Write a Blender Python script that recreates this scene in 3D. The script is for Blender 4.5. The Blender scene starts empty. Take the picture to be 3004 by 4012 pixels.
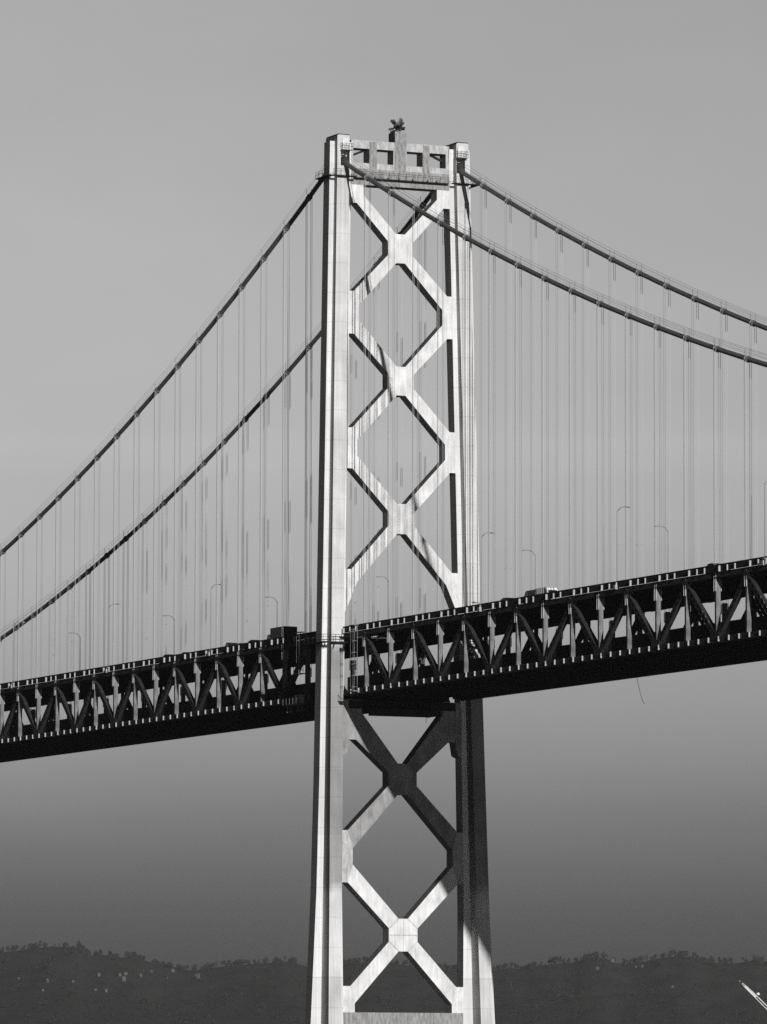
import bpy, math, random
from mathutils import Vector, Matrix, noise
random.seed(7)
rad = math.radians
scene = bpy.context.scene
col = bpy.data.collections.new("bridge_scene"); scene.collection.children.link(col)

# ------------------------------------------------------------------ camera
CAM = Vector((885.76, -402.24, 6.0)); YAW, PITCH, ROLL, FPX = .42412, .09365, .00197, 24125.83
PW, PH = 3004.0, 4012.0
Fv = Vector((-math.cos(YAW)*math.cos(PITCH), math.sin(YAW)*math.cos(PITCH), math.sin(PITCH)))
Rv = Vector((math.sin(YAW), math.cos(YAW), 0)); Uv = Rv.cross(Fv)
R2 = Rv*math.cos(ROLL)+Uv*math.sin(ROLL); U2 = -Rv*math.sin(ROLL)+Uv*math.cos(ROLL)
cd = bpy.data.cameras.new("camera"); cam = bpy.data.objects.new("camera", cd); col.objects.link(cam)
cd.sensor_fit = 'HORIZONTAL'; cd.sensor_width = 36; cd.lens = FPX*36/PW; cd.clip_start = 2; cd.clip_end = 60000
m = Matrix.Identity(4)
for i in range(3):
    m[i][0] = R2[i]; m[i][1] = U2[i]; m[i][2] = -Fv[i]; m[i][3] = CAM[i]
cam.matrix_world = m; scene.camera = cam
def ray(px, py): return (Fv+R2*((px-PW/2)/FPX)-U2*((py-PH/2)/FPX)).normalized()
def on_y(px, py, Y):
    d = ray(px, py); return CAM+d*((Y-CAM.y)/d.y)

# ------------------------------------------------------------------ sun and sky
SUN_AZ, SUN_EL = rad(8.0), rad(13.0)
sv = Vector((math.cos(SUN_EL)*math.cos(SUN_AZ), -math.cos(SUN_EL)*math.sin(SUN_AZ), math.sin(SUN_EL)))
sl = bpy.data.lights.new("sun", 'SUN'); sl.energy = 5.0; sl.angle = rad(.5); sl.color = (1, .985, .97)
so = bpy.data.objects.new("sun", sl); col.objects.link(so); so.location = sv*400
so.rotation_euler = sv.to_track_quat('Z', 'Y').to_euler()
world = bpy.data.worlds.new("World"); scene.world = world; world.use_nodes = True
nt = world.node_tree; nt.nodes.clear()
def N(nt, t, **k):
    n = nt.nodes.new(t)
    for a, v in k.items(): setattr(n, a, v)
    return n
L = nt.links.new
out = N(nt, 'ShaderNodeOutputWorld'); bg = N(nt, 'ShaderNodeBackground'); bg.inputs[1].default_value = .1
sky = N(nt, 'ShaderNodeTexSky', sky_type='NISHITA', sun_disc=False)
sky.sun_elevation = SUN_EL; sky.sun_rotation = math.atan2(sv.x, sv.y); sky.dust_density = 2.0
bw = N(nt, 'ShaderNodeRGBToBW'); L(sky.outputs[0], bw.inputs[0])
tc = N(nt, 'ShaderNodeTexCoord'); sp = N(nt, 'ShaderNodeSeparateXYZ'); L(tc.outputs['Generated'], sp.inputs[0])
mr = N(nt, 'ShaderNodeMapRange'); L(sp.outputs[2], mr.inputs[0]); mr.inputs[1].default_value = -.05; mr.inputs[2].default_value = .25
ramp = N(nt, 'ShaderNodeValToRGB'); L(mr.outputs[0], ramp.inputs[0])
SKY = [(-.05, .02), (-.002, .03), (.004, .115), (.012, .14), (.0236, .178), (.030, .215), (.0375, .265), (.0449, .315),
       (.0525, .375), (.0627, .437), (.08, .512), (.105, .58), (.135, .575), (.178, .57), (.195, .45), (.22, .16), (.245, .035)]
while len(ramp.color_ramp.elements) > 1: ramp.color_ramp.elements.remove(ramp.color_ramp.elements[0])
for i, (z, v) in enumerate(SKY):
    e = ramp.color_ramp.elements[0] if i == 0 else ramp.color_ramp.elements.new((z+.05)/.3)
    e.position = (z+.05)/.3; e.color = (v, v, v, 1)
# thin level streaks of smog and cloud
mp = N(nt, 'ShaderNodeMapping'); L(tc.outputs['Generated'], mp.inputs[0]); mp.inputs['Scale'].default_value = (11, 11, 26)
nz = N(nt, 'ShaderNodeTexNoise'); L(mp.outputs[0], nz.inputs[0]); nz.inputs['Scale'].default_value = 1.6; nz.inputs['Detail'].default_value = 4
nm = N(nt, 'ShaderNodeMapRange'); L(nz.outputs[0], nm.inputs[0]); nm.inputs[1].default_value = .3; nm.inputs[2].default_value = .7
nm.inputs[3].default_value = .965; nm.inputs[4].default_value = 1.035
m1 = N(nt, 'ShaderNodeMath', operation='MULTIPLY'); L(bw.outputs[0], m1.inputs[0]); L(ramp.outputs[0], m1.inputs[1])
m2 = N(nt, 'ShaderNodeMath', operation='MULTIPLY'); L(m1.outputs[0], m2.inputs[0]); L(nm.outputs[0], m2.inputs[1])
# one faint pale haze layer, ragged along its length
bd = N(nt, 'ShaderNodeMapRange', interpolation_type='SMOOTHSTEP'); L(sp.outputs[2], bd.inputs[0]); bd.inputs[1].default_value = .0985; bd.inputs[2].default_value = .1015
be = N(nt, 'ShaderNodeMapRange', interpolation_type='SMOOTHSTEP'); L(sp.outputs[2], be.inputs[0]); be.inputs[1].default_value = .104; be.inputs[2].default_value = .1075; be.inputs[3].default_value = 1; be.inputs[4].default_value = 0
mb2 = N(nt, 'ShaderNodeMapping'); L(tc.outputs['Generated'], mb2.inputs[0]); mb2.inputs['Scale'].default_value = (30, 30, 120)
nb = N(nt, 'ShaderNodeTexNoise'); L(mb2.outputs[0], nb.inputs[0]); nb.inputs['Scale'].default_value = 1; nb.inputs['Detail'].default_value = 3
b1 = N(nt, 'ShaderNodeMath', operation='MULTIPLY'); L(bd.outputs[0], b1.inputs[0]); L(be.outputs[0], b1.inputs[1])
b2_ = N(nt, 'ShaderNodeMath', operation='MULTIPLY'); L(b1.outputs[0], b2_.inputs[0]); L(nb.outputs[0], b2_.inputs[1])
b3 = N(nt, 'ShaderNodeMath', operation='MULTIPLY_ADD'); L(b2_.outputs[0], b3.inputs[0]); b3.inputs[1].default_value = .06; b3.inputs[2].default_value = 1
m2b = N(nt, 'ShaderNodeMath', operation='MULTIPLY'); L(m2.outputs[0], m2b.inputs[0]); L(b3.outputs[0], m2b.inputs[1])
m3 = N(nt, 'ShaderNodeMath', operation='MULTIPLY'); L(m2b.outputs[0], m3.inputs[0]); m3.inputs[1].default_value = 2.1
# a polarising filter: the sky darkens at right angles to the sun; its unseen sunward side is dimmed to deepen the shade
dp = N(nt, 'ShaderNodeVectorMath', operation='DOT_PRODUCT'); L(tc.outputs['Generated'], dp.inputs[0]); dp.inputs[1].default_value = sv
sq = N(nt, 'ShaderNodeMath', operation='MULTIPLY'); mn = N(nt, 'ShaderNodeMath', operation='MINIMUM'); L(dp.outputs['Value'], mn.inputs[0]); mn.inputs[1].default_value = 0
L(mn.outputs[0], sq.inputs[0]); L(mn.outputs[0], sq.inputs[1])
pol = N(nt, 'ShaderNodeMapRange'); L(sq.outputs[0], pol.inputs[0]); pol.inputs[3].default_value = .03; pol.inputs[4].default_value = 1.0
m4 = N(nt, 'ShaderNodeMath', operation='MULTIPLY'); L(m3.outputs[0], m4.inputs[0]); L(pol.outputs[0], m4.inputs[1])
L(m4.outputs[0], bg.inputs[0]); L(bg.outputs[0], out.inputs[0])
scene.view_settings.view_transform = 'Standard'; scene.view_settings.look = 'None'
scene.view_settings.exposure = 0.0; scene.view_settings.gamma = 1.0
scene.cycles.max_bounces = 5; scene.cycles.volume_bounces = 0; scene.cycles.use_denoising = False

# ------------------------------------------------------------------ materials (a black and white place: greys only)
def mat(name, lo, hi, scale=(1, 1, 1), ns=1.0, toon=0.0, rough=.6, detail=5, extra=None, spec=.2):
    mt = bpy.data.materials.new(name); mt.use_nodes = True; t = mt.node_tree; t.nodes.clear()
    o = N(t, 'ShaderNodeOutputMaterial'); k = t.links.new
    c = N(t, 'ShaderNodeTexCoord'); mpn = N(t, 'ShaderNodeMapping'); mpn.inputs['Scale'].default_value = scale
    k(c.outputs['Object'], mpn.inputs[0])
    n = N(t, 'ShaderNodeTexNoise'); n.inputs['Scale'].default_value = ns; n.inputs['Detail'].default_value = detail
    n.inputs['Roughness'].default_value = .62
    k(mpn.outputs[0], n.inputs[0])
    r = N(t, 'ShaderNodeMapRange'); r.inputs[1].default_value = .28; r.inputs[2].default_value = .72
    r.inputs[3].default_value = lo; r.inputs[4].default_value = hi; k(n.outputs[0], r.inputs[0])
    val = r.outputs[0]
    if extra: val = extra(t, c, val)
    cb = N(t, 'ShaderNodeCombineColor')
    for i in range(3): k(val, cb.inputs[i])
    p = N(t, 'ShaderNodeBsdfPrincipled'); p.inputs['Roughness'].default_value = rough
    p.inputs['Specular IOR Level'].default_value = spec
    k(cb.outputs[0], p.inputs['Base Color'])
    if toon:
        td = N(t, 'ShaderNodeBsdfToon', component='DIFFUSE'); td.inputs['Size'].default_value = .68; td.inputs['Smooth'].default_value = .1
        k(cb.outputs[0], td.inputs[0]); mx = N(t, 'ShaderNodeMixShader'); mx.inputs[0].default_value = toon
        k(p.outputs[0], mx.inputs[1]); k(td.outputs[0], mx.inputs[2]); k(mx.outputs[0], o.inputs[0])
    else: k(p.outputs[0], o.inputs[0])
    return mt
def mul(t, a, b):
    n = N(t, 'ShaderNodeMath', operation='MULTIPLY'); t.links.new(a, n.inputs[0]); t.links.new(b, n.inputs[1]); return n.outputs[0]
def repaint(t, c, val):
    # level bands of old and new paint, each a few metres tall, and fine vertical rain streaks
    s = N(t, 'ShaderNodeSeparateXYZ'); t.links.new(c.outputs['Object'], s.inputs[0])
    w = N(t, 'ShaderNodeTexVoronoi', voronoi_dimensions='1D', feature='F1'); w.inputs['Scale'].default_value = .085
    t.links.new(s.outputs[2], w.inputs['W'])
    sc = N(t, 'ShaderNodeSeparateColor'); t.links.new(w.outputs['Color'], sc.inputs[0])
    r = N(t, 'ShaderNodeMapRange'); r.inputs[3].default_value = .9; r.inputs[4].default_value = 1.04; t.links.new(sc.outputs[0], r.inputs[0])
    mp2 = N(t, 'ShaderNodeMapping'); mp2.inputs['Scale'].default_value = (1.5, 3.2, .06); t.links.new(c.outputs['Object'], mp2.inputs[0])
    n2 = N(t, 'ShaderNodeTexNoise'); n2.inputs['Scale'].default_value = 1.0; n2.inputs['Detail'].default_value = 3; t.links.new(mp2.outputs[0], n2.inputs[0])
    r2 = N(t, 'ShaderNodeMapRange'); r2.inputs[1].default_value = .3; r2.inputs[2].default_value = .7; r2.inputs[3].default_value = .84; r2.inputs[4].default_value = 1.04
    t.links.new(n2.outputs[0], r2.inputs[0])
    # plate seams every few metres
    f = N(t, 'ShaderNodeMath', operation='MULTIPLY'); t.links.new(s.outputs[2], f.inputs[0]); f.inputs[1].default_value = 1/4.7
    g = N(t, 'ShaderNodeMath', operation='FRACT'); t.links.new(f.outputs[0], g.inputs[0])
    h = N(t, 'ShaderNodeMapRange'); t.links.new(g.outputs[0], h.inputs[0]); h.inputs[1].default_value = .022; h.inputs[2].default_value = .034; h.inputs[3].default_value = .84; h.inputs[4].default_value = 1
    return mul(t, mul(t, mul(t, val, r.outputs[0]), r2.outputs[0]), h.outputs[0])
def sooty(t, c, val):
    # old grimy paint on the leg fronts below the roadway: a stain with ragged ends
    val = repaint(t, c, val)
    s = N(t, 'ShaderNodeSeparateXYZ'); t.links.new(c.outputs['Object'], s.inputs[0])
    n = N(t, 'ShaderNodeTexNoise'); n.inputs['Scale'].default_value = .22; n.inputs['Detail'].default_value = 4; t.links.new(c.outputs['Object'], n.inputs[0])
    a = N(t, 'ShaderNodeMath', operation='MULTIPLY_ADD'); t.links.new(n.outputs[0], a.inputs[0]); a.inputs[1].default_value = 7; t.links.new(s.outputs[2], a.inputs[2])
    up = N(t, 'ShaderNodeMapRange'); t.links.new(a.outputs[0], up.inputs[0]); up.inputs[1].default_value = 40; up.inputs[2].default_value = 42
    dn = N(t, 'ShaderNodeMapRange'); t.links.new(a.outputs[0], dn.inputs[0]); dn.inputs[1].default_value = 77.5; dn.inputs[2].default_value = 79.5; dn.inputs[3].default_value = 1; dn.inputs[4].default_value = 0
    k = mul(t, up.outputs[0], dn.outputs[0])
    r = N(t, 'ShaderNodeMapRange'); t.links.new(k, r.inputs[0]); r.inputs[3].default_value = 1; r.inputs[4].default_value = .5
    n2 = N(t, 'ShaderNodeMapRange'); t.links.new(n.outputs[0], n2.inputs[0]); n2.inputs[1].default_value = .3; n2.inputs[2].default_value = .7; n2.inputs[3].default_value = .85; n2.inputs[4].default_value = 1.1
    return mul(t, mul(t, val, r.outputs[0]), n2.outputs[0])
def blotch(t, c, val):
    # fine rain streaks over the blotchy paint
    mp2 = N(t, 'ShaderNodeMapping'); mp2.inputs['Scale'].default_value = (1.5, 2.6, .25); t.links.new(c.outputs['Object'], mp2.inputs[0])
    n2 = N(t, 'ShaderNodeTexNoise'); n2.inputs['Scale'].default_value = 1.3; n2.inputs['Detail'].default_value = 4; t.links.new(mp2.outputs[0], n2.inputs[0])
    r2 = N(t, 'ShaderNodeMapRange'); r2.inputs[1].default_value = .3; r2.inputs[2].default_value = .7; r2.inputs[3].default_value = .82; r2.inputs[4].default_value = 1.05
    t.links.new(n2.outputs[0], r2.inputs[0]); return mul(t, val, r2.outputs[0])
TOON = .86
M = {
 'paint': mat('tower_paint', .66, .78, (1, 1, .35), .5, TOON, extra=repaint),
 'core': mat('leg_paint', .56, .68, (1, 1, .2), .5, TOON, extra=sooty),
 'brace': mat('brace_paint', .56, .86, (1, 1, .7), .55, TOON, extra=blotch),
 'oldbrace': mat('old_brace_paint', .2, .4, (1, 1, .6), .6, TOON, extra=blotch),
 'portal': mat('portal_paint', .32, .62, (1, 1.6, .6), 1.5, TOON, extra=blotch),
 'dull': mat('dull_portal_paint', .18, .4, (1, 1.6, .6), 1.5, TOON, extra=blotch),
 'crane': mat('crane_paint', .4, .58, (1, 1, 1), .8, 0, .5),
 'antenna': mat('antenna_metal', .03, .06, (1, 1, 1), 1, 0, .5),
 'pale': mat('pale_paint', .6, .7, (1, 1, 1), 1, 0),
 'dark': mat('dark_steel', .012, .03, (1, 1, 1), .8, 0, .8, spec=.05),
 'diag': mat('weathered_steel', .016, .034, (1, 1, 1), 1.2, 0, .7, spec=.1),
 'light': mat('light_steel', .07, .3, (1, 1, .6), .6, .8),
 'tick': mat('fascia_steel', .26, .44, (1, 1, 1), .9, .4),
 'cable': mat('cable_wrap', .09, .14, (1, 1, 1), 1.5, 0, .6),
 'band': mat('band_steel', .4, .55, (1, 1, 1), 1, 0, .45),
 'rope_dark': mat('shaded_rope_steel', .19, .25, (1, 1, .1), 1, 0, .6),  # darker copy of the rope steel: shaded side of the ropes put into colour
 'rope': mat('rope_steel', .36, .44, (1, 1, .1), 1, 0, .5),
 'bead': mat('bead_plastic', .06, .1, (1, 1, 1), 1, 0, .4),
 'road': mat('asphalt', .04, .06, (1, 1, 1), 2, 0, .9),
 'lamp': mat('lamp_metal', .16, .22, (1, 1, 1), 1, 0, .5),
 'concrete': mat('pier_concrete', .25, .38, (1, 1, 1), .4, 0, .9),
 'water': mat('bay_water', .01, .02, (1, 1, 1), .05, 0, .2, spec=.4),
 'hill': mat('hill_scrub', .045, .062, (1, 1, 1), .012, 0, .95, spec=0),
 'leaf': mat('far_leaves', .024, .036, (1, 1, 1), .05, 0, .95, spec=0),
 'house': mat('house_wall', .05, .1, (1, 1, 1), .2, 0, .8),
 'roof': mat('house_roof', .05, .08, (1, 1, 1), .3, 0, .9),
 'glass': mat('window_glass', .01, .02, (1, 1, 1), 1, 0, .1, spec=.5),
 'tyre': mat('tyre_rubber', .01, .02, (1, 1, 1), 3, 0, .9),
 'white': mat('white_paint', .64, .72, (1, 1, 1), .6, 0, .4),
 'carblack': mat('black_car_paint', .015, .022, (1, 1, 1), 1, 0, .35),
 'cargrey': mat('grey_car_paint', .07, .1, (1, 1, 1), 1, 0, .4),
}

# ------------------------------------------------------------------ mesh helpers
class MB:
    def __init__(s): s.v = []; s.f = []
    def add(s, vs, fs):
        b = len(s.v); s.v += [tuple(v) for v in vs]; s.f += [tuple(b+i for i in f) for f in fs]; return s
    def box(s, x0, x1, y0, y1, z0, z1):
        return s.add([(x0,y0,z0),(x1,y0,z0),(x1,y1,z0),(x0,y1,z0),(x0,y0,z1),(x1,y0,z1),(x1,y1,z1),(x0,y1,z1)],
                     [(0,3,2,1),(4,5,6,7),(0,1,5,4),(1,2,6,5),(2,3,7,6),(3,0,4,7)])
    def beam(s, a, b, w, h, side=None):
        # bar from a to b; w along side (default: level), h across it
        a, b = Vector(a), Vector(b); d = (b-a).normalized()
        sd = Vector(side) if side else d.cross(Vector((0,0,1)))
        if sd.length < 1e-4: sd = Vector((1,0,0))
        sd = (sd-d*sd.dot(d)).normalized(); u = sd.cross(d).normalized()
        vs = [p+sd*(i*w/2)+u*(j*h/2) for p in (a, b) for i, j in ((-1,-1),(1,-1),(1,1),(-1,1))]
        return s.add(vs, [(0,3,2,1),(4,5,6,7),(0,1,5,4),(1,2,6,5),(2,3,7,6),(3,0,4,7)])
    def tube(s, pts, r, n=8, cap=True):
        pts = [Vector(p) for p in pts]; rs = r if isinstance(r, (list, tuple)) else [r]*len(pts); vs = []; fs = []
        ref = None
        for i, p in enumerate(pts):
            d = (pts[min(i+1, len(pts)-1)]-pts[max(i-1, 0)]).normalized()
            if ref is None: ref = Vector((0,1,0)) if abs(d.y) < .9 else Vector((1,0,0))
            a = (ref-d*ref.dot(d)).normalized(); b = d.cross(a); ref = a
            vs += [p+(a*math.cos(t*2*math.pi/n)+b*math.sin(t*2*math.pi/n))*rs[i] for t in range(n)]
        for i in range(len(pts)-1):
            for t in range(n): fs.append((i*n+t, i*n+(t+1) % n, (i+1)*n+(t+1) % n, (i+1)*n+t))
        if cap: fs += [tuple(range(n))[::-1], tuple((len(pts)-1)*n+t for t in range(n))]
        return s.add(vs, fs)
    def prism(s, poly, x0, x1, yo=None, open_edges=()):
        # polygon in the Y-Z plane (counter-clockwise seen from +X), pulled from x0 to x1
        n = len(poly); sh = yo or (lambda z: 0)
        vs = [(x0, y+sh(z), z) for y, z in poly]+[(x1, y+sh(z), z) for y, z in poly]
        fs = [tuple(range(n))[::-1], tuple(range(n, 2*n))]
        for i in range(n):
            if i not in open_edges: fs.append((i, (i+1) % n, n+(i+1) % n, n+i))
        return s.add(vs, fs)
    def loft(s, rings):
        k = len(rings[0]); vs = [p for r in rings for p in r]; fs = [tuple(range(k))[::-1], tuple((len(rings)-1)*k+i for i in range(k))]
        for i in range(len(rings)-1):
            for j in range(k): fs.append((i*k+j, i*k+(j+1) % k, (i+1)*k+(j+1) % k, (i+1)*k+j))
        return s.add(vs, fs)
    def mesh(s, name, m, smooth=False):
        me = bpy.data.meshes.new(name); me.from_pydata(s.v, [], s.f); me.materials.append(m)
        if smooth:
            for p in me.polygons: p.use_smooth = True
        return me
    def build(s, name, m, parent=None, loc=None, smooth=False):
        return link(name, s.mesh(name, m, smooth), parent, loc)
def link(name, me, parent=None, loc=None):
    o = bpy.data.objects.new(name, me); col.objects.link(o)
    if parent: o.parent = parent
    if loc: o.location = loc
    return o
def tag(o, label, cat, group=None):
    o['label'] = label; o['category'] = cat
    if group: o['group'] = group
    return o
def thing(name, label, cat, loc=(0,0,0), group=None, rz=0):
    o = bpy.data.objects.new(name, None); col.objects.link(o); o.location = loc; o.rotation_euler = (0, 0, rz); o.empty_display_size = .5
    return tag(o, label, cat, group)
def copy_tree(o, parent=None):
    c = o.copy(); col.objects.link(c); c.parent = parent
    for ch in list(o.children): copy_tree(ch, c)
    return c
def structure(o): o['kind'] = 'structure'; return o
def lerp(x, xs, ys):
    if x <= xs[0]: return ys[0]
    for i in range(len(xs)-1):
        if x <= xs[i+1]: return ys[i]+(ys[i+1]-ys[i])*(x-xs[i])/(xs[i+1]-xs[i])
    return ys[-1]
ORD = "first second third fourth fifth sixth seventh eighth ninth tenth eleventh twelfth thirteenth fourteenth fifteenth sixteenth seventeenth eighteenth nineteenth twentieth twenty-first twenty-second twenty-third twenty-fourth twenty-fifth twenty-sixth twenty-seventh twenty-eighth".split()

# ------------------------------------------------------------------ tower
EX = 1.15
def yo(z): return .0061*(150-z)
def cy(z): return 10.35+.0201*(155-z)
def dx(z): return lerp(z, [-5, 17, 54, 83, 113, 157], [4.7, 4.1, 3.3, 2.75, 2.45, 2.25])
def ww(z): return lerp(z, [-5, 17, 37, 55, 84, 157], [2.6, 1.72, 1.12, .93, .86, .8])
CW = 1.06
tower = thing('bridge_tower', 'tall pale steel suspension bridge tower with crossed bracing between two legs', 'bridge tower')
ZS = [6, 17, 30, 37, 46, 55, 68, 84, 100, 120, 138, 150]
def leg(s):
    lg = MB()
    def ring(z, a, b, x):   # a..b outward offsets from the leg's centre
        ys = sorted((s*(cy(z)+a)+yo(z), s*(cy(z)+b)+yo(z)))
        return [(-x, ys[0], z), (x, ys[0], z), (x, ys[1], z), (-x, ys[1], z)]
    lg.loft([ring(z, -CW, CW, dx(z)) for z in ZS+[151.9]])
    # saddle chamber: back block and two jambs round the opening the cable leaves through, front and back
    c = 10.06
    d = dx(153)
    y0, y1 = sorted((s*(cy(153)-CW)+yo(153), s*(cy(153)+CW)+yo(153)))
    lg.box(-.5, .5, y0, y1, 151.9, 154.4)
    for xa, xb in ((.5, d), (-d, -.5)):
        lg.box(xa, xb, y0, s*c-.8, 151.9, 154.4); lg.box(xa, xb, s*c+.8, y1, 151.9, 154.4)
    # top block with softened upper edges
    zt = 156.83
    lg.prism([(y0, 154.4), (y1, 154.4), (y1, zt-.2), (y1-.2, zt), (y0+.2, zt), (y0, zt-.2)], -d, d)
    o = lg.build('leg', M['core'], tower)
    wg = MB()
    for a in (-1, 1):
        zs = ZS+[155.9]
        wg.loft([ring(z, *(sorted((a*(CW-.15), a*(CW+ww(z))))), EX) for z in zs])
    wg.build('side_plate', M['paint'], o)
    cp = MB(); cp.box(-d-.05, d+.05, y0+.08, y1-.08, zt+.003, zt+.12); cp.build('cap', M['dark'], o)
    # hood, work basket and arch over the saddle opening
    for f in (1, -1):
        h = MB(); ar = [(s*c+.62*math.cos(t*math.pi/10), 155.75+.62*math.sin(t*math.pi/10)) for t in range(11)]
        X0, X1 = sorted((f*(d-.05), f*(d+.22)))
        h.prism([(s*c-.62, 154.45), (s*c+.62, 154.45)]+ar, X0, X1)
        h.build('saddle_hood', M['paint'], o)
        b = MB(); X0, X1 = sorted((f*(d+.2), f*(d+1.0)))
        b.box(X0, X1, s*c-.95, s*c+.95, 154.3, 154.4)
        for z in (154.9, 155.35):
            b.tube([(f*(d+.1), s*c-.9, z), (f*(d+.95), s*c-.9, z), (f*(d+.95), s*c+.9, z), (f*(d+.1), s*c+.9, z)], .045, 6)
        for yy in (-.9, -.3, .3, .9): b.beam((f*(d+.95), s*c+yy, 154.4), (f*(d+.95), s*c+yy, 155.4), .07, .07)
        b.build('work_basket', M['lamp'], o)
        sd = MB(); sd.prism([(s*c-.62, 151.95), (s*c+.62, 151.95), (s*c+.62, 152.7), (s*c+.42, 153.4), (s*c-.42, 153.4), (s*c-.62, 152.7)], *sorted((f*.55, f*(d-.1))))
        sd.build('saddle', M['diag'], o)
    return o
legs = [leg(-1), leg(1)]
for s in (-1, 1):     # concrete pier under each leg
    y = s*cy(6)+yo(6); MB().box(-9, 9, y-7, y+7, -6, 6.02).build('pier', M['concrete'], tower)

def oct_node(zn, hw, hh, tf, sf):
    return dict(z=zn, hw=hw, hh=hh, tf=tf, sf=sf)
def wing_in(z): return cy(z)-CW-ww(z)
def brace(node, up, dn, m='brace'):
    """One X brace as a single plate box: node octagon and four arms; up/dn give the gusset's (y_in, z_in, y_out, z_out)."""
    z, hw, hh, tf, sf = node['z'], node['hw'], node['hh'], node['tf'], node['sf']
    right = [(tf, z-hh), (dn[0], dn[1])]+dn[4:]+[(dn[2], dn[3]), (hw, z-sf), (hw, z+sf), (up[2], up[3])]+up[4:]+[(up[0], up[1]), (tf, z+hh)]
    left = [(-y, zz) for y, zz in reversed(right)]
    poly = right+left
    nr_d = 1; nr_u = 6+len(dn[4:])
    # the ends that meet the gussets stay open
    n = len(right); oe = set()
    for i in range(1, 2+len(dn[4:])): oe.add(i)
    a = right.index((up[2], up[3]))
    for i in range(a, a+1+len(up[4:])): oe.add(i)
    tot = len(poly)
    oe |= {tot-2-i for i in list(oe)}
    b = MB().prism(poly, -EX, EX, yo, oe)
    o = b.build('cross_brace', M[m], tower)
    # node cover plate, a touch proud of the arms, with its seams
    p = MB(); q = .05
    oc = [(tf, z-hh+q), (hw-q, z-sf), (hw-q, z+sf), (tf, z+hh-q), (-tf, z+hh-q), (-hw+q, z+sf), (-hw+q, z-sf), (-tf, z-hh+q)]
    p.prism(oc, EX-.01, EX+.035, yo); p.build('node_plate', M[m], o)
    if node is not n5: return o
    p = MB(); yc = yo(z)
    p.box(EX+.033, EX+.07, yc-hw+.1, yc+hw-.1, z-.09, z+.05); p.box(EX+.033, EX+.068, yc-.06, yc+.06, z-hh+.1, z-.093); p.box(EX+.033, EX+.068, yc-.06, yc+.06, z+.053, z+hh-.1)
    for k in (0, 2, 4, 6):
        (ya, za), (yb, zb) = oc[k], oc[k+1]
        p.beam((EX+.04, ya+yo(za), za), (EX+.04, yb+yo(zb), zb), .06, .12, (1, 0, 0))
    p.build('plate_seam', M['portal'], o)
    return o
def gusset(side_pts, name='gusset_plate', m='brace'):
    for s in (-1, 1):
        pts = [(s*y, z) for y, z in side_pts]
        if s < 0: pts = pts[::-1]
        MB().prism(pts, -EX+.004, EX-.004, yo).build(name, M[m], tower)
n1 = oct_node(139.33, 2.2, 2.33, .76, 1.12); n2 = oct_node(118.15, 2.2, 2.31, .76, 1.1); n3 = oct_node(96.17, 2.27, 2.4, .78, 1.12)
n4 = oct_node(54.95, 2.46, 2.44, .8, 1.06); n5 = oct_node(30.38, 2.48, 2.57, .8, 1.06)
# gussets: inner corner (y,z) and outer corner (y,z) for each meeting arm
brace(n1, [6.42, 147.6, 7.6, 146.25], [7.3, 129.9, 8.15, 132.15])
brace(n2, [7.3, 127.5, 8.15, 125.32], [7.65, 108.35, 8.5, 110.38])
brace(n3, [7.65, 105.9, 8.5, 103.88], [7.75, 85.9, 8.75, 87.9])
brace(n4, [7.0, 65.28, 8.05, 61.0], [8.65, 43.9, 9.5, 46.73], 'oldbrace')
brace(n5, [8.65, 41.35, 9.5, 38.52], [8.4, 19.6, 9.15, 22.3])
wi = lambda z: wing_in(z)+.03
gusset([(6.42, 147.6), (7.6, 146.25), (wi(146.25), 146.25), (wi(149.2), 149.2), (6.42, 149.2)])
gusset([(7.3, 127.5), (8.15, 125.32), (wi(125.3), 125.32), (wi(132.15), 132.15), (8.15, 132.15), (7.3, 129.9)])
gusset([(7.65, 105.9), (8.5, 103.88), (wi(103.9), 103.88), (wi(110.4), 110.38), (8.5, 110.38), (7.65, 108.35)])
gusset([(7.75, 85.9), (9.25, 82.4), (wi(81), 81.0), (wi(87.9), 87.9), (8.75, 87.9)])
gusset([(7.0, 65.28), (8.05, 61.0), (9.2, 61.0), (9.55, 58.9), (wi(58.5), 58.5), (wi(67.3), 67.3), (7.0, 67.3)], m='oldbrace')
gusset([(8.65, 41.35), (9.5, 38.52), (wi(38.5), 38.52), (wi(46.7), 46.73), (9.5, 46.73), (8.65, 43.9)], m='portal')
gusset([(8.4, 19.6), (8.4, 18.2), (wi(18.2), 18.2), (wi(22.3), 22.3), (9.15, 22.3)])
# strut under the deck and bottom strut
MB().box(-EX, EX, -9.3+yo(67), 9.3+yo(67), 65.9, 67.2).build('deck_strut', M['dark'], tower)
y_ = wing_in(14)+.02
MB().box(-EX-.02, EX+.02, -y_+yo(14), y_+yo(14), 8.5, 18.2).build('bottom_strut', M['dull'], tower)
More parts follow.
